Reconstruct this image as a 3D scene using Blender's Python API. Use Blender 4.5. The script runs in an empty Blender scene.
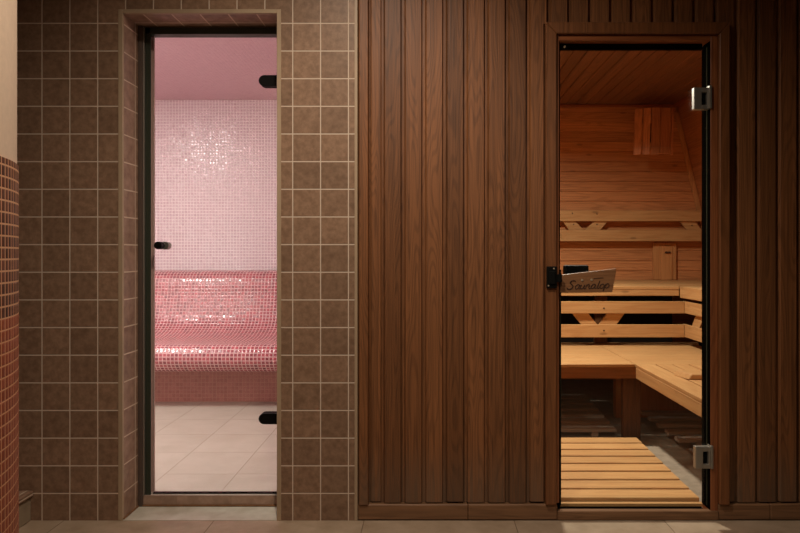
import bpy, bmesh, math, random
from mathutils import Vector, Matrix
random.seed(4)
C = bpy.context.scene.collection
PI = math.pi

# ---------------------------------------------------------------- surveying: metres from picture pixels
D, S, H, VX, VY = 2.6, 0.004, 1.066, 427.0, 254.0     # camera distance, metres per pixel on the wall, eye height
def fx(d): return D/(D+d)
def X(px, d=0.0): return (px-VX)*S/fx(d)
def Z(py, d=0.0): return H-(py-VY)*S/fx(d)

# ---------------------------------------------------------------- material helpers
def lin(c):
    out = []
    for v in c:
        v = v/255.0
        out.append(v/12.92 if v <= .04045 else ((v+.055)/1.055)**2.4)
    return (out[0], out[1], out[2], 1.0)

class NT:
    def __init__(s, name):
        s.m = bpy.data.materials.new(name); s.m.use_nodes = True
        s.t = s.m.node_tree; s.t.nodes.clear()
        s.out = s.n('ShaderNodeOutputMaterial')
        s.b = s.n('ShaderNodeBsdfPrincipled')
        s.l(s.b.outputs[0], s.out.inputs[0])
    def n(s, ty, **kw):
        nd = s.t.nodes.new(ty)
        for k, v in kw.items(): setattr(nd, k, v)
        return nd
    def l(s, a, b): s.t.links.new(a, b)
    def math(s, op, a, b=None, c=None):
        nd = s.n('ShaderNodeMath', operation=op)
        for i, v in enumerate((a, b, c)):
            if v is None: continue
            if isinstance(v, (int, float)): nd.inputs[i].default_value = v
            else: s.l(v, nd.inputs[i])
        return nd.outputs[0]
    def mix(s, fac, a, b, mode='MIX'):
        nd = s.n('ShaderNodeMix', data_type='RGBA', blend_type=mode)
        for i, v in ((0, fac), (6, a), (7, b)):
            if isinstance(v, (int, float, tuple)): nd.inputs[i].default_value = v
            else: s.l(v, nd.inputs[i])
        return nd.outputs[2]
    def maprange(s, v, a, b, c=0.0, d=1.0, smooth=False):
        nd = s.n('ShaderNodeMapRange')
        if smooth: nd.interpolation_type = 'SMOOTHSTEP'
        s.l(v, nd.inputs[0])
        for i, q in enumerate((a, b, c, d)): nd.inputs[i+1].default_value = q
        return nd.outputs[0]
    def bump(s, h, strength, dist):
        nd = s.n('ShaderNodeBump'); nd.inputs['Strength'].default_value = strength
        nd.inputs['Distance'].default_value = dist
        s.l(h, nd.inputs['Height']); s.l(nd.outputs[0], s.b.inputs['Normal'])

def plain(name, rgb, rough=.5, metal=0.0, spec=.5, noise=.0, nscale=40):
    t = NT(name); t.b.inputs['Roughness'].default_value = rough
    t.b.inputs['Metallic'].default_value = metal
    t.b.inputs['Specular IOR Level'].default_value = spec
    c = lin(rgb)
    tc = t.n('ShaderNodeTexCoord'); ns = t.n('ShaderNodeTexNoise')
    ns.inputs['Scale'].default_value = nscale; ns.inputs['Detail'].default_value = 4
    t.l(tc.outputs['Object'], ns.inputs['Vector'])
    k = t.maprange(ns.outputs[0], .3, .7, 1-noise, 1+noise)
    mx = t.n('ShaderNodeVectorMath', operation='SCALE'); mx.inputs[0].default_value = c[:3]
    t.l(k, mx.inputs['Scale']); t.l(mx.outputs[0], t.b.inputs['Base Color'])
    return t.m

def wood(name, light, dark, axis='X', cross=None, pitch=.1, rough=.55, spec=.3, knots=0.0, vary=.2, grain=1.0, phase=0.0, rings=1.0, worn=None):
    """Sawn timber: streaks and rings run along axis; each board (cross axis / pitch) has a tone and grain of its own."""
    t = NT(name); t.b.inputs['Roughness'].default_value = rough
    t.b.inputs['Specular IOR Level'].default_value = spec
    tc = t.n('ShaderNodeTexCoord'); sp = t.n('ShaderNodeSeparateXYZ'); t.l(tc.outputs['Object'], sp.inputs[0])
    oi = t.n('ShaderNodeObjectInfo')
    ax = 'XYZ'.index(axis)
    others = [i for i in range(3) if i != ax]
    cr = 'XYZ'.index(cross) if cross else others[0]
    oth = [i for i in others if i != cr][0]
    q = t.math('DIVIDE', t.math('SUBTRACT', sp.outputs[cr], phase), pitch)
    bid = t.math('FLOOR', q)
    wn = t.n('ShaderNodeTexWhiteNoise', noise_dimensions='2D')
    cb = t.n('ShaderNodeCombineXYZ'); t.l(bid, cb.inputs[0]); t.l(oi.outputs['Random'], cb.inputs[1]); t.l(cb.outputs[0], wn.inputs['Vector'])
    r = wn.outputs['Value']
    off = t.math('MULTIPLY', r, 37.0)
    along = t.math('ADD', sp.outputs[ax], off)
    v = t.n('ShaderNodeCombineXYZ')
    t.l(t.math('MULTIPLY', along, 1.2), v.inputs[0])
    t.l(t.math('MULTIPLY', sp.outputs[cr], 75.0), v.inputs[1])
    t.l(t.math('MULTIPLY', sp.outputs[oth], 75.0), v.inputs[2])
    n1 = t.n('ShaderNodeTexNoise'); n1.inputs['Scale'].default_value = 1.6; n1.inputs['Detail'].default_value = 6; n1.inputs['Roughness'].default_value = .65
    t.l(v.outputs[0], n1.inputs['Vector'])
    # cathedral rings
    v2 = t.n('ShaderNodeCombineXYZ')
    t.l(t.math('MULTIPLY', along, .55), v2.inputs[0])
    t.l(t.math('MULTIPLY', sp.outputs[cr], 7.0), v2.inputs[1])
    t.l(t.math('MULTIPLY', sp.outputs[oth], 7.0), v2.inputs[2])
    n2 = t.n('ShaderNodeTexNoise'); n2.inputs['Scale'].default_value = 1.3; n2.inputs['Detail'].default_value = 2
    t.l(v2.outputs[0], n2.inputs['Vector'])
    rg = t.math('SINE', t.math('MULTIPLY', n2.outputs[0], 95.0*rings))
    rg = t.maprange(rg, -.2, 1.0, 0, 1, True)
    g = t.math('ADD', t.math('MULTIPLY', t.maprange(n1.outputs[0], .3, .72, 0, 1), .72*grain), t.math('MULTIPLY', rg, .26*grain))
    col = t.mix(t.maprange(g, 0, 1, 0, 1), lin(light), lin(dark))
    if knots > 0:
        v3 = t.n('ShaderNodeCombineXYZ')
        t.l(t.math('MULTIPLY', along, 3.4), v3.inputs[0])
        t.l(t.math('MULTIPLY', sp.outputs[cr], 9.0), v3.inputs[1])
        t.l(t.math('MULTIPLY', sp.outputs[oth], 9.0), v3.inputs[2])
        vo = t.n('ShaderNodeTexVoronoi'); vo.inputs['Scale'].default_value = 1.0
        t.l(v3.outputs[0], vo.inputs['Vector'])
        kf = t.maprange(vo.outputs['Distance'], .06, .13, knots, 0.0, True)
        col = t.mix(kf, col, lin(tuple(c*.62 for c in dark)))
    k = t.maprange(r, 0, 1, 1-vary, 1+vary)
    if worn:
        wf = t.math('MULTIPLY', t.maprange(sp.outputs[2], .05, .34, 1, 0, True), t.maprange(n1.outputs[0], .3, .6, .25, .7))
        col = t.mix(wf, col, lin(worn))
    sc = t.n('ShaderNodeVectorMath', operation='SCALE'); t.l(col, sc.inputs[0]); t.l(k, sc.inputs['Scale'])
    t.l(sc.outputs[0], t.b.inputs['Base Color'])
    t.bump(g, .35, .0012)
    return t.m

def tiles(name, base, dark, grout, pu, pv, ou, ov, gw, rough=.45, bump=.0016, vary=.15, nscale=28, spec=.4, mott=1.0):
    t = NT(name); t.b.inputs['Specular IOR Level'].default_value = spec
    uv = t.n('ShaderNodeTexCoord'); sp = t.n('ShaderNodeSeparateXYZ'); t.l(uv.outputs['UV'], sp.inputs[0])
    a = t.math('DIVIDE', t.math('SUBTRACT', sp.outputs[0], ou), pu)
    b = t.math('DIVIDE', t.math('SUBTRACT', sp.outputs[1], ov), pv)
    ia, ib = t.math('FLOOR', a), t.math('FLOOR', b)
    fa, fb = t.math('FRACT', a), t.math('FRACT', b)
    da = t.math('MULTIPLY', t.math('MINIMUM', fa, t.math('SUBTRACT', 1.0, fa)), pu)
    db = t.math('MULTIPLY', t.math('MINIMUM', fb, t.math('SUBTRACT', 1.0, fb)), pv)
    dd = t.math('MINIMUM', da, db)
    m = t.maprange(dd, gw*.5-.0003, gw*.5+.0007, 0, 1, True)
    cb = t.n('ShaderNodeCombineXYZ'); t.l(ia, cb.inputs[0]); t.l(ib, cb.inputs[1])
    wn = t.n('ShaderNodeTexWhiteNoise', noise_dimensions='2D'); t.l(cb.outputs[0], wn.inputs['Vector'])
    ns = t.n('ShaderNodeTexNoise'); ns.inputs['Scale'].default_value = nscale; ns.inputs['Detail'].default_value = 8; ns.inputs['Roughness'].default_value = .6
    off = t.n('ShaderNodeVectorMath', operation='MULTIPLY_ADD'); t.l(wn.outputs['Color'], off.inputs[0]); off.inputs[1].default_value = (5, 5, 5)
    tco = t.n('ShaderNodeTexCoord'); t.l(tco.outputs['Object'], off.inputs[2]); t.l(off.outputs[0], ns.inputs['Vector'])
    c = t.mix(t.math('MULTIPLY', t.maprange(ns.outputs[0], .35, .65, 0, 1), mott), lin(base), lin(dark))
    k = t.maprange(wn.outputs['Value'], 0, 1, 1-vary, 1+vary)
    sc = t.n('ShaderNodeVectorMath', operation='SCALE'); t.l(c, sc.inputs[0]); t.l(k, sc.inputs['Scale'])
    t.l(t.mix(m, lin(grout), sc.outputs[0]), t.b.inputs['Base Color'])
    t.l(t.maprange(m, 0, 1, .8, rough), t.b.inputs['Roughness'])
    hgt = t.math('ADD', m, t.math('MULTIPLY', ns.outputs[0], .25))
    t.bump(hgt, .6, bump)
    return t.m

def mosaic(name, base, dark, grout, p=.0255, ou=0, ov=0, gw=.004, rough=.12, vary=.2, tilt=.0, spec=.6, pv=None):
    """Small glazed tiles; each tile is set at a very slightly different angle."""
    t = NT(name); t.b.inputs['Specular IOR Level'].default_value = spec
    uv = t.n('ShaderNodeTexCoord'); sp = t.n('ShaderNodeSeparateXYZ'); t.l(uv.outputs['UV'], sp.inputs[0])
    pv = pv or p
    a = t.math('DIVIDE', t.math('SUBTRACT', sp.outputs[0], ou), p)
    b = t.math('DIVIDE', t.math('SUBTRACT', sp.outputs[1], ov), pv)
    ia, ib = t.math('FLOOR', a), t.math('FLOOR', b)
    fa, fb = t.math('FRACT', a), t.math('FRACT', b)
    dd = t.math('MINIMUM', t.math('MULTIPLY', t.math('MINIMUM', fa, t.math('SUBTRACT', 1.0, fa)), p), t.math('MULTIPLY', t.math('MINIMUM', fb, t.math('SUBTRACT', 1.0, fb)), pv))
    m = t.maprange(dd, gw*.5-.0004, gw*.5+.0006, 0, 1, True)
    cb = t.n('ShaderNodeCombineXYZ'); t.l(ia, cb.inputs[0]); t.l(ib, cb.inputs[1])
    wn = t.n('ShaderNodeTexWhiteNoise', noise_dimensions='2D'); t.l(cb.outputs[0], wn.inputs['Vector'])
    c = t.mix(wn.outputs['Value'], lin(base), lin(dark))
    t.l(t.mix(m, lin(grout), c), t.b.inputs['Base Color'])
    t.l(t.maprange(m, 0, 1, .7, rough), t.b.inputs['Roughness'])
    soft = t.maprange(dd, gw*.5, gw*.5+.004, 0, 1, True)
    ws = t.n('ShaderNodeSeparateColor'); t.l(wn.outputs['Color'], ws.inputs[0])
    tl = t.math('ADD', t.math('MULTIPLY', t.math('SUBTRACT', ws.outputs[0], .5), fa), t.math('MULTIPLY', t.math('SUBTRACT', ws.outputs[1], .5), fb))
    t.bump(t.math('ADD', soft, t.math('MULTIPLY', tl, tilt)), .7, .0012)
    return t.m

def glass(name, tint, refl=1.0):
    t = NT(name); t.t.nodes.remove(t.b)
    tr = t.n('ShaderNodeBsdfTransparent'); tr.inputs[0].default_value = tint
    gl = t.n('ShaderNodeBsdfGlossy'); gl.inputs['Roughness'].default_value = .02
    fr = t.n('ShaderNodeFresnel'); ge = t.n('ShaderNodeNewGeometry')
    t.l(t.maprange(ge.outputs['Backfacing'], 0, 1, 1.45, 1/1.45), fr.inputs[0])
    mx = t.n('ShaderNodeMixShader')
    t.l(t.math('MULTIPLY', fr.outputs[0], refl), mx.inputs[0]); t.l(tr.outputs[0], mx.inputs[1]); t.l(gl.outputs[0], mx.inputs[2])
    t.l(mx.outputs[0], t.out.inputs[0])
    return t.m

# ---------------------------------------------------------------- mesh helpers
def box(bm, x0, x1, y0, y1, z0, z1, bev=0.0, seg=1, mi=0):
    if x0 > x1: x0, x1 = x1, x0
    if y0 > y1: y0, y1 = y1, y0
    if z0 > z1: z0, z1 = z1, z0
    vs = [bm.verts.new(p) for p in ((x0,y0,z0),(x1,y0,z0),(x1,y1,z0),(x0,y1,z0),(x0,y0,z1),(x1,y0,z1),(x1,y1,z1),(x0,y1,z1))]
    fs = [bm.faces.new([vs[i] for i in f]) for f in ((0,3,2,1),(4,5,6,7),(0,1,5,4),(1,2,6,5),(2,3,7,6),(3,0,4,7))]
    for f in fs: f.material_index = mi
    if bev > 0:
        es = list({e for f in fs for e in f.edges})
        bmesh.ops.bevel(bm, geom=es, offset=bev, segments=seg, affect='EDGES', profile=.6)
    return vs

def prism(bm, poly, fn0, fn1, bev=0.0, seg=1):
    """Extrude a polygon: fn0/fn1 turn a 2-D point into the two end positions."""
    a = [bm.verts.new(fn0(p)) for p in poly]; b = [bm.verts.new(fn1(p)) for p in poly]
    n = len(poly); fs = [bm.faces.new(a), bm.faces.new(b[::-1])]
    for i in range(n): fs.append(bm.faces.new((a[i], b[i], b[(i+1) % n], a[(i+1) % n])))
    bmesh.ops.recalc_face_normals(bm, faces=fs)
    if bev > 0:
        es = list({e for f in fs for e in f.edges})
        bmesh.ops.bevel(bm, geom=es, offset=bev, segments=seg, affect='EDGES', profile=.6)

def cyl(bm, p0, p1, r, n=20, r1=None, bev=0.0):
    p0, p1 = Vector(p0), Vector(p1); ax = (p1-p0)
    mt = Matrix.Translation((p0+p1)/2) @ ax.to_track_quat('Z', 'Y').to_matrix().to_4x4()
    g = bmesh.ops.create_cone(bm, cap_ends=True, segments=n, radius1=r, radius2=(r if r1 is None else r1), depth=ax.length, matrix=mt)
    if bev > 0:
        vs = set(g['verts'])
        es = [e for e in bm.edges if e.verts[0] in vs and e.verts[1] in vs and any(len(f.verts) > 4 for f in e.link_faces)]
        bmesh.ops.bevel(bm, geom=es, offset=bev, segments=2, affect='EDGES')

def tube(bm, pts, r, n=6):
    for i in range(len(pts)-1):
        cyl(bm, pts[i], pts[i+1], r, n)

def obj(name, bm, mats, parent=None, smooth=False, uvs=True):
    bm.normal_update()
    me = bpy.data.meshes.new(name)
    if uvs:
        lay = bm.loops.layers.uv.verify()
        for f in bm.faces:
            n = f.normal; k = max(range(3), key=lambda i: abs(n[i]))
            for lp in f.loops:
                c = lp.vert.co
                lp[lay].uv = (c.y, c.z) if k == 0 else ((c.x, c.z) if k == 1 else (c.x, c.y))
    bm.to_mesh(me); bm.free()
    for m in (mats if isinstance(mats, (list, tuple)) else [mats]): me.materials.append(m)
    if smooth:
        for p in me.polygons: p.use_smooth = True
    o = bpy.data.objects.new(name, me); C.objects.link(o)
    if parent is not None:
        o.parent = parent
        o.matrix_parent_inverse = Matrix.Identity(4)
        o.location = -Vector(parent.get('_base', (0, 0, 0)))
    return o

def rebase(o, base):
    """put a part's own origin at base (mesh coordinates were written in world metres)"""
    b = Vector(base); o.data.transform(Matrix.Translation(-b)); o.location = o.location + b
def tag(o, label=None, cat=None, group=None, kind=None):
    if label: o['label'] = label
    if cat: o['category'] = cat
    if group: o['group'] = group
    if kind: o['kind'] = kind
    return o
def thing(name, loc, label, cat, group=None, kind=None):
    o = bpy.data.objects.new(name, None); C.objects.link(o); o.location = loc; o.empty_display_size = .05
    o['_base'] = tuple(loc)
    return tag(o, label, cat, group, kind)
def struct(name, bm, m, **kw):
    o = obj(name, bm, m, **kw); o['kind'] = 'structure'; return o
def B(): return bmesh.new()

# ---------------------------------------------------------------- materials
PU, PV = .1114, .1106
M = {}
M['tile'] = tiles('brown_tile', (154,123,99), (121,93,72), (218,198,178), PU, PV, X(69.95), Z(23.3), .0040, vary=.12, nscale=42, mott=.8, spec=.3)
M['tile_jamb'] = tiles('brown_tile_jamb', (168,136,114), (138,106,86), (218,196,174), .114, PV, .0, Z(23.3), .0046, vary=.12)
M['trim'] = plain('beige_edge_trim', (176,152,124), .5, noise=.06, nscale=8)
M['floor'] = tiles('hall_floor_tile', (188,166,142), (160,137,112), (132,112,92), .6, .6, X(214), -.19, .003, rough=.4, vary=.03, nscale=9, mott=.8)
M['marble'] = tiles('pale_green_marble', (214,210,196), (190,184,166), (150,135,110), .9, .9, .3, .3, .003, rough=.3, vary=.02, nscale=12)
M['steam_floor'] = tiles('cream_floor_tile', (190,178,166), (180,167,154), (158,144,130), .33, .33, X(241.9, .5), .08, .003, rough=.35, vary=.02, nscale=6)
M['wall_mosaic'] = mosaic('pale_pink_mosaic', (214,192,197), (206,180,186), (232,220,218), rough=.2, gw=.0052, tilt=2.8, spec=.7)
M['ceil_mosaic'] = mosaic('dusky_pink_mosaic', (206,168,176), (196,156,166), (216,180,186), rough=.3, gw=.004)
M['bench_mosaic'] = mosaic('rose_mosaic', (178,84,94), (122,54,66), (212,168,166), rough=.17, gw=.0056, tilt=2.4, spec=.9)
M['base_mosaic'] = mosaic('dull_rose_mosaic', (184,126,114), (168,112,102), (192,142,130), rough=.35, gw=.003)
M['pillar_dark'] = mosaic('dark_brown_mosaic', (66,36,22), (112,64,42), (205,160,124), p=.021, pv=.0275, rough=.5, gw=.0040, spec=.15)
M['pillar_red'] = mosaic('terracotta_mosaic', (158,82,54), (140,68,44), (214,160,122), p=.021, pv=.0275, rough=.55, gw=.0034, spec=.15)
M['plaster'] = plain('cream_plaster', (214,190,166), .8, noise=.04, nscale=60)
M['stone'] = plain('grey_brown_stone', (160,142,118), .6, noise=.15, nscale=14)
BW = .0838   # board pitch of the hall panelling
bphase = X(381.8)
M['cedar'] = wood('stained_cedar', (148,96,58), (82,51,29), 'Z', 'X', BW, phase=bphase, rough=.5, vary=.2, spec=.35, rings=2.0, worn=(112,92,74))
M['cedar_h'] = wood('stained_cedar_across', (150,110,78), (104,74,50), 'X', 'Z', 5.0, rough=.5, vary=.1, spec=.35)
M['cedar_v'] = wood('stained_cedar_post', (146,92,54), (98,60,32), 'Z', 'X', 5.0, rough=.45, vary=.1, spec=.4)
M['cedar_lip'] = wood('reddish_cedar_lip', (160,98,58), (112,62,34), 'Z', 'X', 5.0, rough=.45, vary=.05, spec=.4)
M['cedar_lip_h'] = wood('reddish_cedar_lip_across', (160,94,52), (112,58,30), 'X', 'Z', 5.0, rough=.45, vary=.05, spec=.4)
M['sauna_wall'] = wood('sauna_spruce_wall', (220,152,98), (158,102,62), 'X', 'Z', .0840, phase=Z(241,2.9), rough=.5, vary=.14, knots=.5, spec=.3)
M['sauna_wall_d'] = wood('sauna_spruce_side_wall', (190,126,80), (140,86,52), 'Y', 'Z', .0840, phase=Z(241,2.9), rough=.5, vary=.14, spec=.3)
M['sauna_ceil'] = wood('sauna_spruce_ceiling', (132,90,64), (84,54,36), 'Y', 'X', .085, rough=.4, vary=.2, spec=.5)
M['aspen'] = wood('pale_bench_timber', (202,158,106), (172,122,74), 'X', 'Y', 3.0, rough=.5, vary=.05, knots=.5, spec=.3, rings=.7)
M['aspen_y'] = wood('pale_bench_timber_deep', (202,158,106), (172,122,74), 'Y', 'X', .0925, phase=1.166, rough=.5, vary=.05, knots=.3, spec=.3, rings=.7)
M['aspen_z'] = wood('pale_bench_timber_upright', (206,150,96), (172,112,64), 'Z', 'X', 3.0, rough=.5, vary=.05, knots=.3, spec=.3, rings=.7)
M['mat'] = wood('floor_slat_timber', (220,172,116), (190,136,82), 'X', 'Y', .139, rough=.5, vary=.08, spec=.25, rings=.7)
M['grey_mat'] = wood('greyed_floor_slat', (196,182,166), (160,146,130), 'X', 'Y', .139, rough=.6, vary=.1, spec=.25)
M['shade_wood'] = wood('reddish_slat', (214,146,98), (156,98,62), 'Z', 'X', 3.0, rough=.5, vary=.15, spec=.3)
M['sign_wood'] = wood('walnut_handle', (152,108,72), (122,82,52), 'X', 'Z', 3.0, rough=.45, vary=.0, spec=.4)
M['concrete'] = tiles('sauna_floor_tile', (168,152,134), (146,130,112), (140,124,108), .3, .3, .1, .1, .002, rough=.6, vary=.03, nscale=20)
M['dark_metal'] = plain('black_green_metal', (54,60,50), .45, .1, .3)
M['black'] = plain('black_plastic', (12,11,9), .6, 0, .15)
M['gasket'] = plain('black_rubber', (13,10,7), .9, 0, .0)
M['grey_metal'] = plain('grey_profile', (96,82,74), .4, .3)
M['rose_stop'] = plain('rose_brown_stop', (196,158,148), .5)
M['chrome'] = plain('brushed_steel', (160,154,144), .42, .7)
M['screw'] = plain('bright_screw', (225,205,175), .35, .6)
M['engraving'] = plain('burnt_letters', (66,40,24), .6)
M['caulk'] = plain('rusty_joint', (128,88,54), .8, noise=.25, nscale=30)
M['riser'] = tiles('riser_tile', (176,146,126), (150,122,102), (160,132,110), .23, .5, X(176,.14), -.2, .003, rough=.5, vary=.1, nscale=25)
M['shadow_board'] = plain('black_stained_board', (22,15,11), .9, 0, .1)  # near black, so the shade under the upper benches is in the colour
M['aged'] = wood('aged_bench_timber', (150,98,58), (112,70,38), 'X', 'Y', 3.0, rough=.5, vary=.05, spec=.2)  # bench timber darkened: shade on the lower front board is in the colour
M['aged_z'] = wood('aged_bench_post', (118,76,46), (84,52,30), 'Z', 'X', 3.0, rough=.5, vary=.05, spec=.2)  # same darkening for legs and supports, their shade painted in
M['cord'] = plain('pale_stitching', (176,132,98), .6)
M['glass'] = glass('clear_door_glass', (.93,.955,.94,1))
M['glass_edge'] = plain('green_glass_edge', (60,60,48), .7, 0, .0)
M['hall_paint'] = plain('hall_plaster', (120,100,82), .8)

# ================================================================= HALL
WT = .2            # thickness of the front wall
HC = 2.62          # hall ceiling
xl, xr = -2.62, 2.75
ox0, ox1, oz = X(122.5), X(277.2), Z(13.2)           # opening to the steam room
tx1 = X(354.6)                                        # right end of the tiling
bm = B(); box(bm, xl, xr, -4.6, 0, -.06, 0); struct('floor', bm, M['floor'])
bm = B(); box(bm, xl, xr, -4.6, 0, HC, HC+.06); struct('ceiling', bm, M['hall_paint'])
bm = B(); box(bm, xl-.06, xl, -4.6, 0, 0, HC); struct('wall_left', bm, M['hall_paint'])
bm = B(); box(bm, xr, xr+.06, -4.6, 0, 0, HC); struct('wall_right', bm, M['hall_paint'])
bm = B(); box(bm, xl-.06, xr+.06, -4.66, -4.6, 0, HC); struct('wall_back', bm, M['hall_paint'])
# tiled wall around the opening
bm = B()
box(bm, xl-.5, ox0, 0, WT, 0, HC); box(bm, ox1, tx1, 0, WT, 0, HC); box(bm, ox0, ox1, 0, WT, oz, HC)
for f in bm.faces:
    f.normal_update()
    if abs(f.normal.x) > .9 or abs(f.normal.z) > .9: f.material_index = 1
w = struct('wall_front', bm, [M['tile'], M['tile_jamb']])
# soffit tiles want depth as first coordinate -> fine as is
# edge trims
bm = B()
box(bm, X(118.4), ox0+.001, -.003, .012, 0, Z(9.4), .0012)
box(bm, ox1-.001, X(281.2), -.003, .012, 0, Z(9.4), .0012)
box(bm, ox0+.0011, ox1-.0011, -.003, .012, oz-.001, Z(9.4), .0012)
tag(struct('trim_1', bm, M['trim']), 'beige edge trim framing the tiled opening')
bm = B(); box(bm, tx1, X(357.6), -.004, .03, 0, HC, .001)
tag(struct('trim_2', bm, M['trim']), 'beige vertical edge strip between the tiles and the timber')

# timber panelling
yb = .014                                            # board face
gx0, gx1, gz1, gz0 = X(545.2), X(729.0), Z(22.6), Z(503.5)
bm = B()
box(bm, X(357.6), X(556.5), yb+.016, .085, 0, HC); box(bm, X(718.5), xr+.3, yb+.016, .085, 0, HC); box(bm, X(556.5), X(718.5), yb+.016, .085, Z(34), HC)
def board(x0, x1, z0, z1, y0=yb, y1=yb+.016):
    c, dp = .0065, min(.012, y1-y0-.001)
    poly = [(x0, y1), (x0, y0+dp), (x0+c*.55, y0+dp*.35), (x0+c, y0), (x1-c*.6, y0), (x1-c*.3, y0+dp*.35), (x1, y0+dp), (x1, y1)]
    prism(bm, poly, lambda p: (p[0], p[1], z0), lambda p: (p[0], p[1], z1))
board(X(358.0), X(368.7), gz0-.004, HC, -.004)
board(X(369.6), X(381.0), gz0, HC, yb+.008)
k = 0
x = bphase
while x < xr:
    a, b = x+.0055, x+BW-.0060
    jig = random.uniform(-.0008, .0008)
    zz = gz0+random.uniform(-.003, .003)
    if b < gx0+.002 or a > gx1-.002: board(a, b, zz, HC, yb+jig)
    elif a < gx0 and b > gx0: board(a, b, gz1, HC, yb+jig); board(a, gx0-.001, zz, gz1, yb+jig)
    elif a < gx1 and b > gx1: board(a, b, gz1, HC, yb+jig); board(gx1+.001, b, zz, gz1, yb+jig)
    else: board(a, b, gz1, HC, yb+jig)
    x += BW; k += 1
tag(struct('wall_front_panelling', bm, M['cedar']), 'dark cedar boarding with upright grooved planks')
bm = B()
for a, b in ((X(357.8), X(468)), (X(468.3), X(557.5)), (X(719), X(770.8)), (X(771.2), xr)):
    box(bm, a, b, .004, .03, 0, gz0-.006, .003)
tag(struct('baseboard_front', bm, M['cedar_h']), 'low brown plinth board under the cedar planks')

# pillar
pc, pr = (-1.544, -1.231), .58
def ring_wall(z0, z1, r, mat, parent, name):
    bm = B(); lay = bm.loops.layers.uv.verify(); n = 96
    for i in range(n):
        a0, a1 = 2*PI*i/n, 2*PI*(i+1)/n
        q = [bm.verts.new((pc[0]+r*math.cos(a), pc[1]+r*math.sin(a), z)) for a, z in ((a0, z0), (a1, z0), (a1, z1), (a0, z1))]
        f = bm.faces.new(q)
        for lp, (u, v) in zip(f.loops, ((a0*r, z0), (a1*r, z0), (a1*r, z1), (a0*r, z1))): lp[lay].uv = (u, v-.916)
    bmesh.ops.remove_doubles(bm, verts=bm.verts, dist=1e-5)
    for zz, up in ((z0, False), (z1, True)):
        q = [v for v in bm.verts if abs(v.co.z-zz) < 1e-5]
        q.sort(key=lambda v: math.atan2(v.co.y-pc[1], v.co.x-pc[0]))
        bm.faces.new(q if up else q[::-1])
    for e in bm.edges:
        if abs(e.verts[0].co.z-e.verts[1].co.z) < 1e-5: e.smooth = False
    o = obj(name, bm, mat, parent, smooth=False, uvs=False)
    for p in o.data.polygons: p.use_smooth = len(p.vertices) == 4
    return o
t = thing('round_pillar', (pc[0], pc[1], 0), 'thick round pillar with mosaic below and cream plaster above, at the left edge', 'pillar', kind='structure')
tag(ring_wall(1.29, HC, pr-.004, M['plaster'], t, 'plaster_shaft'), 'cream plastered upper shaft')
tag(ring_wall(.916, 1.29, pr, M['pillar_dark'], t, 'mosaic_band'), 'dark brown mosaic band')
tag(ring_wall(0, .916, pr, M['pillar_red'], t, 'mosaic_base'), 'terracotta mosaic lower part')
# step beside the pillar
t = thing('stone_step', (-2.05, -.3, 0), 'low grey-brown stone step in the corner behind the round pillar', 'step')
bm = B(); box(bm, -2.6, X(31.5), -.62, -.002, 0, .098, .004); obj('riser', bm, M['stone'], t)
bm = B(); box(bm, -2.6, X(33.8), -.63, -.002, .098, .122, .004); tag(obj('tread', bm, M['tile_jamb'], t), 'brown tiled tread slab')

# ================================================================= STEAM ROOM
sx0, sx1, sd, sh, sf = -3.1, -.52, 2.8, Z(100, 2.8), .047
y0 = .15
bm = B(); box(bm, sx0, sx1, .145, sd, -.06, sf)
o = struct('floor_steam_room', bm, [M['steam_floor'], M['riser']])
for p in o.data.polygons:
    if p.normal.y < -.5: p.material_index = 1
bm = B(); box(bm, ox0-.0, ox1+.0, .0, .144, -.06, .0015); tag(struct('floor_door_recess', bm, M['marble']), 'pale greenish stone slab in the door recess')
bm = B(); box(bm, sx0, sx1, WT+.012, sd, sh, sh+.06); struct('ceiling_steam_room', bm, M['ceil_mosaic'])
bm = B(); box(bm, sx0-.06, sx1+.06, sd, sd+.06, sf, sh+.06); struct('wall_steam_back', bm, M['wall_mosaic'])
bm = B(); box(bm, sx0-.06, sx0, WT, sd, sf, sh); struct('wall_steam_left', bm, M['wall_mosaic'])
bm = B(); box(bm, sx1, sx1+.06, WT, sd, sf, sh); struct('wall_steam_right', bm, M['wall_mosaic'])
ix0, ix1, iz = ox0, ox1, oz
bm = B(); box(bm, sx0, ix0, WT, WT+.012, sf, sh); box(bm, ix1, sx1, WT, WT+.012, sf, sh); box(bm, ix0, ix1, WT, WT+.012, iz, sh)
struct('wall_steam_front', bm, M['wall_mosaic'])

bm = B(); box(bm, ox0+.0005, ox1-.0005, .137, .1445, .0016, .009, .002); box(bm, ox0+.0005, ox0+.006, .004, .1368, .0016, .009, .002); tag(struct('trim_6', bm, M['caulk']), 'rusty brown joint around the recess floor')
# moulded bench with mosaic skin
def smooth_curve(pts, n=8):
    out = []
    P = [Vector(p) for p in pts]; P = [P[0]*2-P[1]]+P+[P[-1]*2-P[-2]]
    for i in range(1, len(P)-2):
        for j in range(n):
            u = j/n
            out.append(.5*((2*P[i])+(-P[i-1]+P[i+1])*u+(2*P[i-1]-5*P[i]+4*P[i+1]-P[i+2])*u*u+(-P[i-1]+3*P[i]-3*P[i+1]+P[i+2])*u**3))
    out.append(P[-2]); return out
def rows(prof, pitch=.0255):
    """the curve in straight steps of one mosaic row"""
    out = [prof[0]]; need = pitch
    for i in range(1, len(prof)):
        a, b = prof[i-1], prof[i]
        while (b-out[-1]).length >= pitch and (a-out[-1]).length < pitch:
            lo, hi = 0.0, 1.0
            for _ in range(20):
                m = (lo+hi)/2
                if (a.lerp(b, m)-out[-1]).length < pitch: lo = m
                else: hi = m
            out.append(a.lerp(b, hi)); a = out[-1]
    return out
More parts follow.
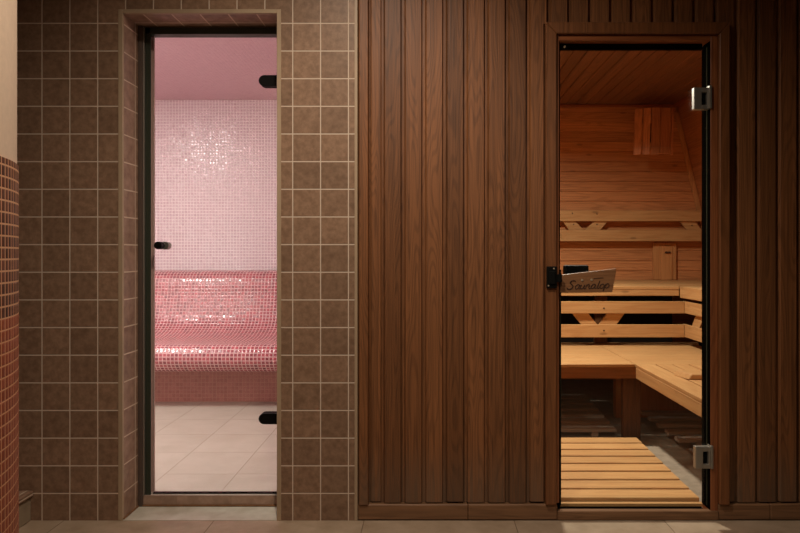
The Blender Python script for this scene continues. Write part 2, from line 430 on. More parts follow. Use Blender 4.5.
def skin(name, prof, x0, x1, mat, parent, label=None, close=None):
    bm = B(); lay = bm.loops.layers.uv.verify()
    L = [0]
    for i in range(1, len(prof)): L.append(L[-1]+(prof[i]-prof[i-1]).length)
    a = [bm.verts.new((x0, p.x, p.y)) for p in prof]; b = [bm.verts.new((x1, p.x, p.y)) for p in prof]
    for i in range(len(prof)-1):
        f = bm.faces.new((a[i], b[i], b[i+1], a[i+1])); f.smooth = False
        for lp, uv in zip(f.loops, ((x0, L[i]), (x1, L[i]), (x1, L[i+1]), (x0, L[i+1]))): lp[lay].uv = uv
    if close:
        c0 = [bm.verts.new((x0, *p)) for p in close]; c1 = [bm.verts.new((x1, *p)) for p in close]
        A, Bv = a+c0, b+c1
        n = len(A)
        for i in range(len(a)-1, n): bm.faces.new((A[i], Bv[i], Bv[(i+1) % n], A[(i+1) % n]))
        bm.faces.new(A[::-1]); bm.faces.new(Bv)
    o = obj(name, bm, mat, parent, uvs=False)
    if label: o['label'] = label
    return o
t = thing('steam_bench', (-1.81, 2.2, sf), 'curved pink mosaic bench with a sloping back along the steam room wall', 'bench')
prof = smooth_curve([(1.86,.27),(1.74,.282),(1.655,.300),(1.605,.350),(1.596,.400),(1.614,.444),(1.655,.470),(1.75,.466),(1.92,.455),(2.10,.463),(2.22,.490),(2.29,.525),(2.332,.575),(2.358,.65),(2.388,.76),(2.402,.835),(2.426,.895),(2.475,.926),(2.55,.932),(2.65,.934),(2.798,.934)])
prof = rows(prof)
seat_i = min(range(len(prof)), key=lambda i: (prof[i]-Vector((2.22,.49))).length)
skin('seat', prof[:seat_i+1], sx0+.002, sx1-.002, M['bench_mosaic'], t, None, [(prof[seat_i].x, .2), (1.8895, .2), (1.8895, .27)])
skin('backrest', prof[seat_i:], sx0+.002, sx1-.002, M['bench_mosaic'], t, None, [(prof[-1].x, .2), (prof[seat_i].x+.0005, .2)])
bm = B(); box(bm, sx0+.002, sx1-.002, 1.8892, 2.5, sf, .1995); box(bm, sx0+.002, sx1-.002, 1.885, 1.889, sf, .272)
tag(obj('plinth', bm, M['base_mosaic'], t), 'dull pink base set back under the seat')

# steam door
t = thing('door_1', (X(210, .17), .17, sf), 'frameless glass steam room door with a dark metal frame', 'door', kind='structure')
fd0, fd1 = .148, .196
def FX(px): return X(px, fd0)
bm = B()
box(bm, ox0+.0005, FX(143.6), fd0-.012, .181, 0.002, Z(26.5, fd0), .002)
obj('jamb_lining', bm, M['grey_metal'], t)['label'] = 'brownish lining strip'
bm = B()
box(bm, FX(143.6)+.0004, FX(145.0), fd0-.008, .165, sf, Z(28, fd0), .001)
obj('bright_bead', bm, M['chrome'], t)['label'] = 'thin bright bead'
bm = B()
box(bm, FX(145.0)+.0008, FX(150.6), fd0, fd0+.007, sf, Z(27.6, fd0), .0015)
box(bm, FX(145.0)+.0008, ox1-.001, fd0, fd1, Z(34.0, fd0), Z(27.6, fd0)-.0002, .0015)
box(bm, ox1-.03, ox1-.001, fd0, fd1, sf, Z(34.2, fd0), .0015)
obj('metal_frame', bm, M['dark_metal'], t)['label'] = 'dark green-black metal frame'
bm = B()
box(bm, ox0+.0005, ox1-.0005, fd0+.002, fd1, Z(27.4, fd0), oz-.0005)
obj('head_lining', bm, M['grey_metal'], t)
bm = B(); box(bm, ox0+.001, X(154.4,.182), .182, .189, sf+.001, iz-.001, .001)
obj('door_stop', bm, M['rose_stop'], t)
bm = B(); box(bm, FX(151.5), ox1-.0315, .166, .174, sf+.005, Z(35.5, .17)); tag(obj('glass_leaf', bm, M['glass'], t), 'clear glass leaf')
bm = B(); box(bm, FX(151.5), ox1-.0315, .160, .180, sf+.001, sf+.0045, .001); obj('bottom_seal', bm, M['gasket'], t)
def stadium(bm, x0, x1, zc, h, ya, yb_):
    r = h/2; pts = [(x1, zc+r)]
    for i in range(9):
        a = PI/2+PI*i/8; pts.append((x0+r+r*math.cos(a), zc+r*math.sin(a)))
    pts.append((x1, zc-r))
    prism(bm, pts, lambda p: (p[0], ya, p[1]), lambda p: (p[0], yb_, p[1]), .0015)
for zc, lab in ((Z(80.6, .15), 'black upper hinge clamp'), (Z(418.8, .15), 'black lower hinge clamp')):
    bm = B(); stadium(bm, X(258.6, .15), ox1-.0015, zc, .046, .1495-.002, .1655); stadium(bm, X(258.6, .15), ox1-.0015, zc, .046, .1745, .19)
    tag(obj('hinge', bm, M['black'], t), lab)
kx, kz = X(160, .14), Z(245.5, .14)
k = None
bm = B(); cyl(bm, (kx, .112, kz), (kx, .150, kz), .016, 24, bev=.004); cyl(bm, (kx, .150, kz), (kx, .1655, kz), .011, 20)
k = obj('door_knob', bm, M['black'], t, smooth=False); k['label'] = 'round black knob'
bm = B(); cyl(bm, (kx+.006, .1750, kz), (kx+.006, .186, kz), .016, 20, bev=.002)
cyl(bm, (kx+.0, .186, kz), (kx+.0, .225, kz), .017, 24, bev=.004)
o = obj('inner_knob', bm, M['chrome'], t); o['label'] = 'chrome knob on the inner side of the glass'
bm = B(); cyl(bm, (kx+.003, .2255, kz), (kx+.003, .235, kz), .0195, 24, bev=.002); obj('knob_cap', bm, M['black'], o) if False else bm.free()

# ================================================================= SAUNA
ax0, ad0, ad1 = -.36, .085, 2.9
ah = Z(104.6, ad1)
bm = B(); box(bm, ax0-.06, 2.75, .03, ad1+.06, -.06, 0); struct('floor_sauna', bm, M['concrete'])
def xw(z): return X(676.7, ad1)+(ah-z)*.229      # right wall leans outwards towards the floor
def grooves_h(bm, x0, x1fn, yface, z0, z1, pitch, phase, thick=.012):
    z = phase-math.ceil((phase-z0)/pitch)*pitch
    while z < z1:
        a, b = max(z+.0012, z0), min(z+pitch-.0012, z1)
        if b-a > .006:
            x1 = x1fn(b) if callable(x1fn) else x1fn
            box(bm, x0, x1, yface, yface+thick, a, b, .0022)
        z += pitch
bm = B(); grooves_h(bm, ax0, lambda z: xw(z)-.003, ad1, .001, ah, .084, Z(241, ad1))
box(bm, ax0-.06, 2.75, ad1+.009, ad1+.06, 0, ah)
tag(struct('wall_sauna_back', bm, M['sauna_wall']), 'reddish horizontal board wall at the back of the sauna')
bm = B(); prism(bm, [(xw(0), 0), (xw(0)+.05, 0), (xw(ah)+.05, ah), (xw(ah), ah)], lambda p: (p[0], ad0, p[1]), lambda p: (p[0], ad1-.001, p[1]))
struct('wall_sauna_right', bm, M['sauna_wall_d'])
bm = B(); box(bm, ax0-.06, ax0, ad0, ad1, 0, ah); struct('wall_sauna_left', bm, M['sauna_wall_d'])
bm = B(); x = ax0
while x < 2.6:
    box(bm, x+.002, x+.083, ad0, ad1, ah, ah+.014, .003); x += .085
box(bm, ax0-.06, 2.75, ad0, ad1+.06, ah+.012, ah+.06)
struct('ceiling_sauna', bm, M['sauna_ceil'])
bm = B(); box(bm, ax0, X(557), .0855, .10, 0, ah); box(bm, X(716), xw(ah), .0855, .10, 0, ah); box(bm, X(557), X(716), .0855, .10, Z(36), ah)
struct('wall_sauna_front', bm, M['sauna_wall'])
# corner mouldings
bm = B(); box(bm, ax0, xw(ah)-.01, ad1-.02, ad1-.0005, ah-.026, ah-.001, .004); tag(struct('trim_3', bm, M['cedar_lip_h']), 'strip of moulding where the sauna ceiling meets the back wall')
bm = B(); prism(bm, [(xw(ah-.001)-.002, ah-.001), (xw(ah)-.03, ah-.001), (xw(ah-.03)-.03, ah-.025), (xw(ah-.03)-.001, ah-.03)], lambda p: (p[0], ad0+.02, p[1]), lambda p: (p[0], ad1-.022, p[1])); struct('trim_4', bm, M['cedar_lip_h'])
bm = B(); zt, zb = ah-.07, 1.0
prism(bm, [(xw(zt)-.040, zt), (xw(zt)-.003, zt), (xw(zb)-.003, zb), (xw(zb)-.040, zb)], lambda p: (p[0], ad1-.022, p[1]), lambda p: (p[0], ad1-.001, p[1]), .002)
tag(struct('trim_5', bm, M['aspen_z']), 'slanting pale corner strip in the back right corner of the sauna')

# ---- sauna door
t = thing('door_2', (X(636), .03, 0), 'glass sauna door in a dark cedar frame with a wooden handle plate', 'door', kind='structure')
ci0, ci1, ciz = X(556.2), X(718.6), Z(34.3)
yo = -.012
bm = B()
e0, e1, ez = X(545.4), X(728.8), Z(22.8)
def mitred(bm, quads, ya, yb_, bev):
    for q in quads: prism(bm, q, lambda p: (p[0], ya, p[1]), lambda p: (p[0], yb_, p[1]), bev)
zb = gz0-.002
mitred(bm, [[(e0, zb), (ci0, zb), (ci0, ciz), (e0, ez)], [(ci1, zb), (e1, zb), (e1, ez), (ci1, ciz)], [(e0, ez), (ci0, ciz), (ci1, ciz), (e1, ez)]], yo, .028, .003)
obj('casing', bm, M['cedar_v'], t)
l0, l1, lz = X(559.4), X(711.2), Z(40.2)
bm = B(); box(bm, ci0+.0004, l0, .004, .085, gz0, ciz-.001, .002); box(bm, l1, ci1-.0004, .004, .085, 0.001, ciz-.001, .002)
obj('side_lining', bm, M['cedar_lip'], t)
bm = B(); box(bm, l0+.0004, l1-.0004, .004, .085, lz, ciz-.001, .002); obj('head_lining', bm, M['cedar_lip_h'], t)
bm = B(); box(bm, X(557.6), X(718.9), -.001, .0255, 0.0005, Z(511), .003); obj('threshold', bm, M['cedar_h'], t)
gy0, gy1 = .034, .042
bm = B()
box(bm, l0+.0003, X(561.2), .022, .060, Z(511), lz-.0003); box(bm, l1-.0015, l1-.0003, .007, .086, Z(511), lz-.0003)  # thin right-hand strip blackens the jamb lining to paint its shade
box(bm, X(561.2)+.0002, X(707), .044, .060, Z(46), lz-.0003); box(bm, X(561.2)+.0002, X(707), .0262, .060, .012, Z(509.2, .03))
obj('rubber_seal', bm, M['gasket'], t)['label'] = 'black rubber seal around the glass'
bm = B(); box(bm, X(561.0,.034), X(707.4, .04), gy0+.0005, gy1-.0005, Z(508.5), Z(42.0)); tag(obj('glass_leaf', bm, M['glass'], t), 'clear glass leaf')
bm = B(); box(bm, X(560.6,.03), X(561.4,.03), gy0, gy1, Z(509), Z(270), .0003); box(bm, X(706.5,.04), X(708.0,.04), gy0, gy1, Z(509), Z(44), .0003)
tag(obj('glass_edge', bm, M['glass_edge'], t), 'pale green polished edge of the glass')
def clamp(cx, cz, lab):
    bm = B()
    w_, h_ = .070, .088
    # frame-shaped plate with a slot, plus a folded flange against the frame
    x0, x1, z0, z1 = cx-w_/2, cx+w_/2, cz-h_/2, cz+h_/2
    sx0_, sx1_, sz0, sz1 = cx-.004, cx+.017, cz-.026, cz+.024
    ya, yb_ = .004, .030
    box(bm, x0, sx0_, ya, yb_, z0, z1, .0035, 2); box(bm, sx1_, x1-.010, ya, yb_, z0, z1, .003, 2)
    box(bm, sx0_-.002, sx1_+.002, ya+.0006, yb_, sz1, z1, .002); box(bm, sx0_-.002, sx1_+.002, ya+.0006, yb_, z0, sz0, .002)
    box(bm, x1-.013, x1-.002, -.006, yb_, z0+.002, z1+.006, .003, 2)
    o = obj('hinge', bm, M['chrome'], t); o['label'] = lab
    bm = B(); box(bm, sx0_+.0003, sx1_-.0003, .018, .030, sz0+.0003, sz1-.0003); cyl(bm, (cx+.006, .012, cz), (cx+.006, .0181, cz), .006, 12)
    p = obj('hinge_pin', bm, M['black'], t)
    p.parent = o; p.location = (0, 0, 0)
    return o
clamp(X(703.4), Z(98.0), 'steel upper hinge'); clamp(X(704.8), Z(458.2), 'steel lower hinge')
bm = B(); cyl(bm, (X(566.5), .030, Z(43.8)), (X(566.5), .0438, Z(43.8)), .0042, 12); obj('screw', bm, M['screw'], t)
bm = B(); box(bm, X(563), X(571), .0405+.002, .0439, Z(45.6), Z(42.4)); obj('magnet_plate', bm, M['black'], t)
# latch on the frame
lt = None
bm = B()
lx0, lx1 = X(545.6), X(556.0)
box(bm, lx0, lx1, yo-.012, yo-.0005, Z(288), Z(266.3), .003, 2)
box(bm, lx0+.008, lx1-.008, yo-.019, yo-.012, Z(284), Z(271), .003, 2)
box(bm, lx1-.001, X(561), yo-.009, yo-.001, Z(282), Z(274), .002)
box(bm, X(557.5), X(560.3), yo-.008, .032, Z(281.5), Z(274.5), .002)
lt = tag(obj('latch', bm, M['black'], t), 'black roller latch')
for px, py in ((552.6, 268.4), (547.3, 285.4)):
    bm = B(); cyl(bm, (X(px), yo-.0145, Z(py)), (X(px), yo-.0118, Z(py)), .0032, 12)
    s_ = obj('screw', bm, M['screw'], t); s_.parent = lt; s_.location = (0, 0, 0)
# wooden handle plate
hy0, hy1 = .008, .026
bm = B()
poly = [(X(560.6), Z(275.0)), (X(617.2), Z(268.6)), (X(613.2), Z(292.4)), (X(560.6), Z(293.2))]
prism(bm, poly, lambda p: (p[0], hy0, p[1]), lambda p: (p[0], hy1, p[1]), .003, 2)
hp = tag(obj('handle_plate', bm, M['sign_wood'], t), 'walnut brown wooden handle plate with carved lettering')
for px, py in ((582.6, 280.2), (592.0, 279.9)):
    bm = B(); cyl(bm, (X(px), hy0-.0035, Z(py)), (X(px), hy0+.001, Z(py)), .0048, 14, bev=.001)
    s_ = obj('screw', bm, M['screw'], t); s_.parent = hp; s_.location = (0, 0, 0)
for px in (568, 606):
    bm = B(); cyl(bm, (X(px), hy1, Z(283)), (X(px), gy0-.0002, Z(283)), .009, 14)
    s_ = obj('spacer', bm, M['black'], t); s_.parent = hp; s_.location = (0, 0, 0)
# lettering: brush-script strokes, each glyph as polylines in a unit box
G = {
 'S': [[(.95,.92),(.7,1.02),(.35,.95),(.22,.75),(.42,.58),(.66,.42),(.62,.16),(.3,-.02),(-.05,.05),(-.12,.2)]],
 'a': [[(.62,.52),(.4,.6),(.12,.42),(.08,.14),(.26,.0),(.5,.16),(.64,.55)],[(.64,.55),(.58,.14),(.72,.02),(.86,.12)]],
 'u': [[(.05,.55),(.02,.16),(.18,.0),(.42,.14),(.56,.55)],[(.56,.55),(.52,.12),(.66,.0),(.8,.12)]],
 'n': [[(.08,.55),(.02,.0)],[(.05,.3),(.25,.55),(.46,.54),(.46,.16),(.58,.0),(.74,.12)]],
 't': [[(.36,1.0),(.18,.16),(.3,.0),(.48,.1)]],
 'o': [[(.4,.58),(.1,.45),(.05,.12),(.28,.0),(.56,.14),(.6,.44),(.4,.58)]],
 'p': [[(.12,.55),(-.08,-.38)],[(.08,.32),(.32,.58),(.58,.5),(.6,.2),(.34,.02),(.06,.14)]],
}
adv = {'S': 1.0, 'a': .80, 'u': .76, 'n': .72, 't': .50, 'o': .70, 'p': .7}
bm = B()
sc = .030; cur = 0; total = sum(adv[c] for c in 'Saunatop')
x_left, width = X(568.0), X(609.5)-X(568.0); ws = width/total
base0 = Z(289.3); 
for ch in 'Saunatop':
    for st in G[ch]:
        pts = smooth_curve([(p[0], p[1]) for p in st], 4) if len(st) > 2 else [Vector(p) for p in st]
        P = [Vector((x_left+(cur+p.x+p.y*.22)*ws, hy0-.0004, base0+p.y*sc*(1.12 if ch == 'S' else 1)+(cur*ws)*.03)) for p in pts]
        tube(bm, P, .0020 if ch != 'S' else .0025, 5)
    cur += adv[ch]
tube(bm, [Vector((X(594), hy0-.0004, Z(278.6))), Vector((X(604), hy0-.0004, Z(277.9)))], .0015, 5)
s_ = tag(obj('lettering', bm, M['engraving'], t), 'dark carved script reading Saunatop'); s_.parent = hp; s_.location = (0, 0, 0)
bm = B(); box(bm, X(564.0,.06), X(588.5,.06), .052, .085, Z(276,.06), Z(265.2,.06), .006, 2); box(bm, X(570), X(580), gy1+.0002, .053, Z(274,.05), Z(266,.05))
tag(obj('inner_handle', bm, M['black'], t), 'black grip on the inner side of the glass')

# ---- floor mats
def mat_thing(x0, x1f, x1b, d0, n, pitch, wide, label, mm):
    d1 = d0+n*pitch; t = thing('floor_mat', ((x0+x1f)/2, (d0+d1)/2, 0), label, 'floor mat', 'slatted mats on the sauna floor')
    for i in range(n):
        a = d0+i*pitch; b = a+wide; m = (a+b)/2; f = (m-d0)/(d1-d0); xe = x1f+(x1b-x1f)*f
        bm = B(); box(bm, x0, xe, a, b, .030, .050, .0025); obj('slat', bm, mm, t)
    for xx in (x0+.1, (x0+x1f)/2, x1f-.14):
        bm = B(); box(bm, xx, xx+.04, d0+.012, d1-.03, .0005, .0298, .002); obj('bearer', bm, mm, t)
    return t
mat_thing(-.2, 1.136, 1.163, .113, 8, .1135, .093, 'pale timber slatted floor mat just inside the glass door', M['mat'])
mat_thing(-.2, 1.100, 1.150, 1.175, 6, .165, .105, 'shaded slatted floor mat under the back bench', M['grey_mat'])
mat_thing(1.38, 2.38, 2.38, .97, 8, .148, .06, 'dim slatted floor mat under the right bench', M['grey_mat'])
t = thing('threshold_slat', (X(635, .1), .1, 0), 'narrow low wooden slat right behind the sauna threshold', 'slat')
bm = B(); box(bm, X(562), X(704, .1), .088, .111, .0185, .034, .002); obj('board', bm, M['mat'], t)
for q in (.6, .85, 1.08):
    bm = B(); box(bm, q, q+.03, .09, .109, .0005, .0184); obj('bearer', bm, M['mat'], t)

# ---- lower benches
zl = .45; fl = 1.033
ux = X(679.6, 1.8); rx = X(683.4, 1.78)
t = thing('lower_bench', (.45, 1.4, 0), 'lower sauna bench along the back with a broad front board', 'bench', 'lower sauna benches')
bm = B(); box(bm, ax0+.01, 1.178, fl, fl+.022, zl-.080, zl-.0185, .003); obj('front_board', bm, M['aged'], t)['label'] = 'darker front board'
for i in range(5):
    a = fl+(.0 if i == 0 else .002)+i*.178
    bm = B(); box(bm, ax0+.01, 1.1630, a, fl+(i+1)*.178-.001, zl-.018, zl, .002); obj('seat_board', bm, M['aspen'], t)
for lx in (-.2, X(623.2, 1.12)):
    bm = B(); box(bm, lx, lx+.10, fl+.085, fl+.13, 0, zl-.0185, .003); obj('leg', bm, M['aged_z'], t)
bm = B(); box(bm, ax0+.01, 2.3, fl+.0225, fl+.084, zl-.07, zl-.0185); obj('bearer', bm, M['aspen'], t)
t = thing('lower_bench', (1.6, 1.4, 0), 'lower sauna bench section filling the back right corner', 'bench', 'lower sauna benches')
for i in range(5):
    bm = B(); box(bm, 1.1675, xw(.5)-.01, fl+i*.178+(.002 if i else 0), fl+(i+1)*.178-.001, zl-.018, zl, .002); obj('seat_board', bm, M['aspen'], t)
bm = B(); box(bm, 1.23, 2.3, fl+.6, fl+.66, 0, zl-.0185); obj('leg', bm, M['aspen_z'], t)
t = thing('lower_bench', (1.4, .6, 0), 'lower sauna bench running towards the door on the right', 'bench', 'lower sauna benches')
rb0 = .16
bm = B(); box(bm, 1.166, 1.188, rb0, fl-.003, zl-.080, zl-.0185, .003); obj('side_board', bm, M['aspen_y'], t)
bm = B(); box(bm, 1.189, 1.68, fl-.04, fl-.016, zl-.07, zl-.0185, .003); obj('bearer', bm, M['aspen'], t)
bm = B(); box(bm, 1.189, 1.68, rb0+.1, rb0+.14, zl-.07, zl-.0185, .003); obj('bearer', bm, M['aspen'], t)
xx = 1.166
for i, wd in enumerate((.114, .09, .09, .09, .09, .075)):
    bm = B(); box(bm, xx, xx+wd-.007, rb0, fl-.004, zl-.018, zl, .003, 2); obj('slat', bm, M['aspen_y'], t); xx += wd+.002
bm = B(); box(bm, 1.60, 1.65, rb0+.05, rb0+.09, 0, zl-.0705); obj('leg', bm, M['aspen_z'], t)
bm = B(); prism(bm, [(1.28, zl+.0002), (1.60, zl+.0002), (1.60, zl+.026), (1.295, zl+.026)], lambda p: (p[0], .58, p[1]), lambda p: (p[0]-.03, .70, p[1]), .003)
tag(obj('bath_board', bm, M['aspen']), 'small pale wooden board lying across the slats of the right bench', 'board')

# ---- upper benches
zu = .848; fu = 1.80
t = thing('upper_bench', (.6, 2.0, 0), 'upper sauna bench along the back wall', 'bench', 'upper sauna benches')
bm = B(); box(bm, ax0+.01, ux-.002, fu, fu+.024, zu-.066, zu-.0225, .003); obj('front_board', bm, M['aspen'], t)
for i in range(7):
    a = fu-.001+i*.153
    bm = B(); box(bm, ax0+.01, ux-.002 if i == 0 else xw(zu)-.01, a+(.002 if i else 0), a+.151, zu-.022, zu, .002); obj('seat_board', bm, M['aspen'], t)
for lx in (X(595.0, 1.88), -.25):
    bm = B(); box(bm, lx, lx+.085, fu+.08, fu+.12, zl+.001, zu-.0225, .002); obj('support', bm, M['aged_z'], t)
bm = B(); box(bm, ax0+.01, ux-.003, fu+.125, fu+.14, .452, zu-.0225); obj('skirt', bm, M['shadow_board'], t)['label'] = 'near-black board closing the space under the seat'  # added board: stops light leaking through and paints the dark behind the rails
t = thing('upper_bench', (1.8, .9, 0), 'upper sauna bench section running forwards on the right', 'bench', 'upper sauna benches')
bm = B(); box(bm, ux, ux+.024, .45, fu-.003, zu-.078, zu-.0005, .003); obj('side_board', bm, M['aspen_y'], t)
for i in range(5):
    a = ux+.025+i*.112
    bm = B(); box(bm, a, a+.108, .45, fu-.004, zu-.022, zu, .002); obj('seat_board', bm, M['aspen_y'], t)
bm = B(); box(bm, ux+.12, ux+.135, .47, fu-.02, .452, zu-.0225); obj('skirt', bm, M['shadow_board'], t)['label'] = 'near-black board closing the space under the seat'  # added like the one along the back, to keep this space dark
bm = B(); box(bm, 2.1, 2.16, .48, .54, 0, zu-.0225); obj('support', bm, M['aspen_z'], t)

# ---- backrests
def brace(t, tl, tr, bl, br, zt, zb, ya, yb_, mm=None):
    """sloping brace given by its visible top and bottom edges; carried on behind the rails"""
    e = .6
    def ext(a, b, za, zb_, k): return a+(a-b)*k
    q = [(ext(tl, bl, 0, 0, e), zt+(zt-zb)*e), (ext(tr, br, 0, 0, e), zt+(zt-zb)*e), (ext(br, tr, 0, 0, e), zb-(zt-zb)*e), (ext(bl, tl, 0, 0, e), zb-(zt-zb)*e)]
    bm = B(); prism(bm, q, lambda p: (p[0], ya, p[1]), lambda p: (p[0], yb_, p[1]), .002)
    return obj('brace', bm, mm or M['aspen'], t)
def screws(t, pts, y):
    for x_, z_ in pts:
        bm = B(); cyl(bm, (x_, y-.0015, z_), (x_, y+.001, z_), .006, 10); obj('screw', bm, M['engraving'], t)
d = 2.8
t = thing('backrest', (.9, 2.85, 1.3), 'pale rail backrest fixed on the back wall above the upper bench', 'backrest', 'timber rail backrests')
for a, b in ((210.4, 221.2), (229.8, 241.2)):
    bm = B(); box(bm, ax0+.02, X(701.5, d), d, d+.022, Z(b, d), Z(a, d), .003, 2); obj('rail', bm, M['aspen'], t)
u = d+.023
for tl, tr, bl, br in ((562.7,575.3,569,583.7), (594.7,608,584.6,600.6), (680,695,687,702)):
    brace(t, X(tl,u), X(tr,u), X(bl,u), X(br,u), Z(221,u), Z(230,u), u, u+.022)
for px in (572, 694, 500):
    bm = B(); box(bm, X(px, 2.85)-.02, X(px, 2.85)+.02, 2.846, 2.8995, Z(240, 2.85), Z(212, 2.85)); obj('wall_block', bm, M['aspen_z'], t)
screws(t, [(X(572.4,d), Z(213.3,d)), (X(597,d), Z(214,d))], d); screws(t, [(X(573.6,u), Z(224.5,u)), (X(597,u), Z(224.5,u)), (X(692,u), Z(225.5,u))], u)
d = 1.78
t = thing('backrest', (.7, 1.5, .5), 'pale rail backrest across the front of the upper back bench', 'backrest', 'timber rail backrests')
u = d-.001
for a, b in ((301.2, 313.2), (324.3, 337.0)):
    bm = B(); box(bm, ax0+.02, rx-.002, d-.022, d, Z(b, d), Z(a, d), .003, 2); obj('rail', bm, M['aspen'], t)
for tl, tr, bl, br in ((572,588,581,597.3), (607.5,625,599,616.7)):
    brace(t, X(tl,d), X(tr,d), X(bl,d), X(br,d), Z(313,d), Z(324.5,d), d+.0005, d+.020)
screws(t, [(X(603,d), Z(308,d)), (X(603,d), Z(330.2,d))], d-.022)
t = thing('backrest', (1.72, 1.0, .5), 'pale rail backrest running forwards below the right upper bench', 'backrest', 'timber rail backrests')
for a, b in ((301.2, 313.2), (324.3, 337.0)):
    bm = B(); box(bm, rx, rx+.02, .45, 1.79, Z(b, 1.76), Z(a, 1.76), .003, 2); obj('rail', bm, M['aspen_y'], t)
bm = B(); zt, zb_ = Z(301,1.76), Z(337,1.76)
prism(bm, [(1.56,zt),(1.44,zt),(1.64,zb_),(1.76,zb_)], lambda p: (rx+.0205, p[0], p[1]), lambda p: (rx+.038, p[0], p[1]), .002); obj('brace', bm, M['aspen_y'], t)
prism_b = B(); prism(prism_b, [(.60,zt),(.71,zt),(.53,zb_),(.46,zb_)], lambda p: (rx+.0205, p[0], p[1]), lambda p: (rx+.038, p[0], p[1]), .002); obj('brace', prism_b, M['aspen_y'], t)

# ---- vent slide on the back wall
t = thing('wall_vent', (X(665, 2.87), 2.88, zu), 'upright wooden vent slide on the back wall above the upper bench', 'vent')
vd = 2.872
bm = B(); box(bm, X(653.4,vd), X(676.6,vd), vd, 2.8995, zu+.0005, Z(242.8,vd), .003); obj('frame_board', bm, M['aspen_z'], t)
bm = B(); box(bm, X(660.2,vd), X(672,vd), vd-.010, vd-.0003, zu+.0008, Z(246.2,vd), .002); sl = obj('slide', bm, M['aspen_z'], t)
bm = B(); cyl(bm, (X(666,vd), vd-.022, Z(252.4,vd)), (X(666,vd), vd-.0103, Z(252.4,vd)), .008, 12); box(bm, X(664,vd), X(669.8,vd), vd-.024, vd-.018, Z(253.3,vd), Z(251.6,vd), .002)
k_ = obj('knob', bm, M['engraving'], t); k_.parent = sl; k_.location = (0, 0, 0)

# ---- slatted lamp shade high in the corner
t = thing('lamp_shade', (1.83, 2.65, 1.88), 'reddish slatted timber lamp shade high in the back right corner of the sauna', 'lamp shade')
edges = [(.0, .165), (.195, .36), (.392, .59), (.618, .905)]
xa, xb, zt, zb_ = X(636.5, 2.55), X(674, 2.55), Z(108.3, 2.55), Z(154.6, 2.55)
def shp(u, z):
    s_ = (zt-z)/(zt-zb_)
    x_ = xa+(xb-xa)*u - .020*s_*(1-.2*u)
    y_ = 2.58-.05*math.sin(PI*u) - .02*s_ - .03*u
    return x_, y_
for i, (u0, u1) in enumerate(edges+[(.935, 1.0)]):
    bm = B()
    dz = .004*((i*7) % 3)
    P0, P1 = [], []
    vs = []
    for th in (0, .014):
        for (uu, zz) in ((u0, zt), (u1, zt), (u1, zb_-dz), (u0, zb_-dz)):
            a_, b_ = shp(uu, zz); vs.append(bm.verts.new((a_, b_+th, zz)))
    for f in ((0,1,2,3), (7,6,5,4), (0,4,5,1), (1,5,6,2), (2,6,7,3), (3,7,4,0)): bm.faces.new([vs[j] for j in f])
    bmesh.ops.recalc_face_normals(bm, faces=bm.faces)
    bmesh.ops.bevel(bm, geom=list(bm.edges), offset=.002, segments=1, affect='EDGES')
    obj('slat', bm, M['shade_wood'], t)
for zz in (zt-.06, zb_+.05):
    bm = B(); pts = []
    for j in range(13):
        a_, b_ = shp(j/12, zz); pts.append(Vector((a_, b_+.022, zz)))
    tube(bm, pts, .007, 6); obj('batten', bm, M['shade_wood'], t)
    bm = B(); pts = []
    for j in range(13):
        a_, b_ = shp(j/12, zz); pts.append(Vector((a_, b_-.0005-(.002 if j % 2 else 0), zz)))
    tube(bm, pts, .0014, 5); obj('stitching', bm, M['cord'], t)
bm = B(); box(bm, 1.80, 1.86, 2.56, 2.9005, zt-.05, zt-.02); obj('bracket', bm, M['shade_wood'], t)
bm = B(); cyl(bm, (1.83, 2.68, 1.98), (1.83, 2.68, 2.12), .04, 16, r1=.055, bev=.004); obj('lamp_body', bm, M['black'], t)

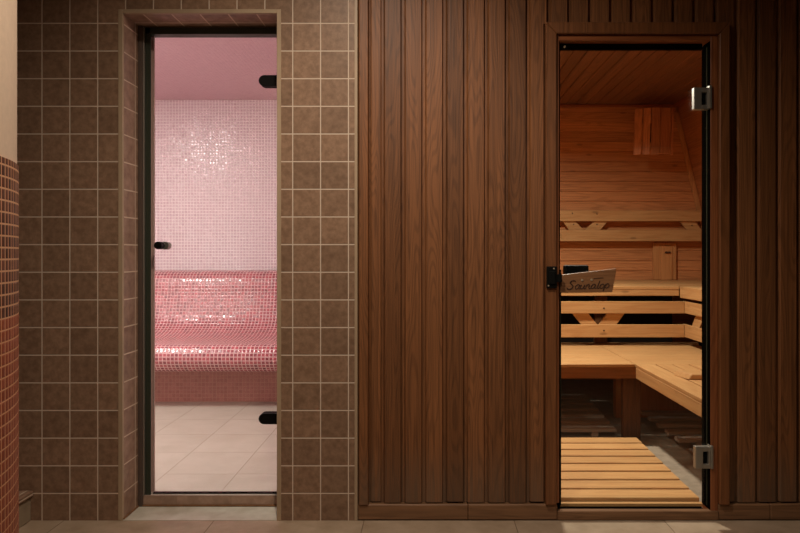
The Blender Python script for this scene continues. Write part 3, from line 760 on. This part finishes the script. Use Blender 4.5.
# ================================================================= LIGHT
def area(name, loc, size, power, col, rot=(0, 0, 0), spread=PI, shape='DISK', sy=None):
    l = bpy.data.lights.new(name, 'AREA'); l.shape = shape; l.size = size; l.energy = power; l.color = col; l.spread = spread
    if sy: l.size_y = sy
    o = bpy.data.objects.new(name, l); C.objects.link(o); o.location = loc; o.rotation_euler = rot; return o
def spot(name, loc, power, col, angle, blend, radius, target):
    l = bpy.data.lights.new(name, 'SPOT'); l.energy = power; l.color = col; l.spot_size = math.radians(angle); l.spot_blend = blend; l.shadow_soft_size = radius
    o = bpy.data.objects.new(name, l); C.objects.link(o); o.location = loc
    o.rotation_euler = (Vector(target)-Vector(loc)).to_track_quat('-Z', 'Y').to_euler(); return o
area('steam_ceiling_light', (-2.52, .62, sh-.01), .40, 66, (1, .95, .90))
area('sauna_ceiling_light', (.62, 1.14, 2.16), .13, 45, (1, .90, .78), spread=math.radians(166))
spot('hall_downlight', (-.26, -1.12, HC-.03), 78, (1, .85, .69), 146, .8, .05, (-.2, -.62, 0))
spot('hall_downlight', (.1, -2.3, HC-.03), 62, (1, .86, .71), 70, 1.0, .06, (-.12, -.1, .38))  # added fill spot, not a lamp of the hall; evens out the front wall

wd = bpy.data.worlds.new('world'); bpy.context.scene.world = wd; wd.use_nodes = True
wd.node_tree.nodes['Background'].inputs[0].default_value = (.5, .38, .28, 1); wd.node_tree.nodes['Background'].inputs[1].default_value = .05

# ================================================================= CAMERA
cam = bpy.data.cameras.new('camera'); co = bpy.data.objects.new('camera', cam); C.objects.link(co)
co.location = (0, -D, H); co.rotation_euler = (PI/2, 0, 0)
cam.sensor_width = 36; cam.lens = (D/S)/800*36
cam.shift_x = -(VX-400)/800; cam.shift_y = -(266.5-VY)/800
cam.clip_start = .02
sc_ = bpy.context.scene
sc_.camera = co
for o in bpy.data.objects:
    if '_base' in o: del o['_base']
vs_ = sc_.view_settings
sc_.display_settings.display_device = 'sRGB'
vs_.view_transform = 'Standard'; vs_.look = 'None'; vs_.exposure = 0; vs_.gamma = 1; vs_.use_curve_mapping = False
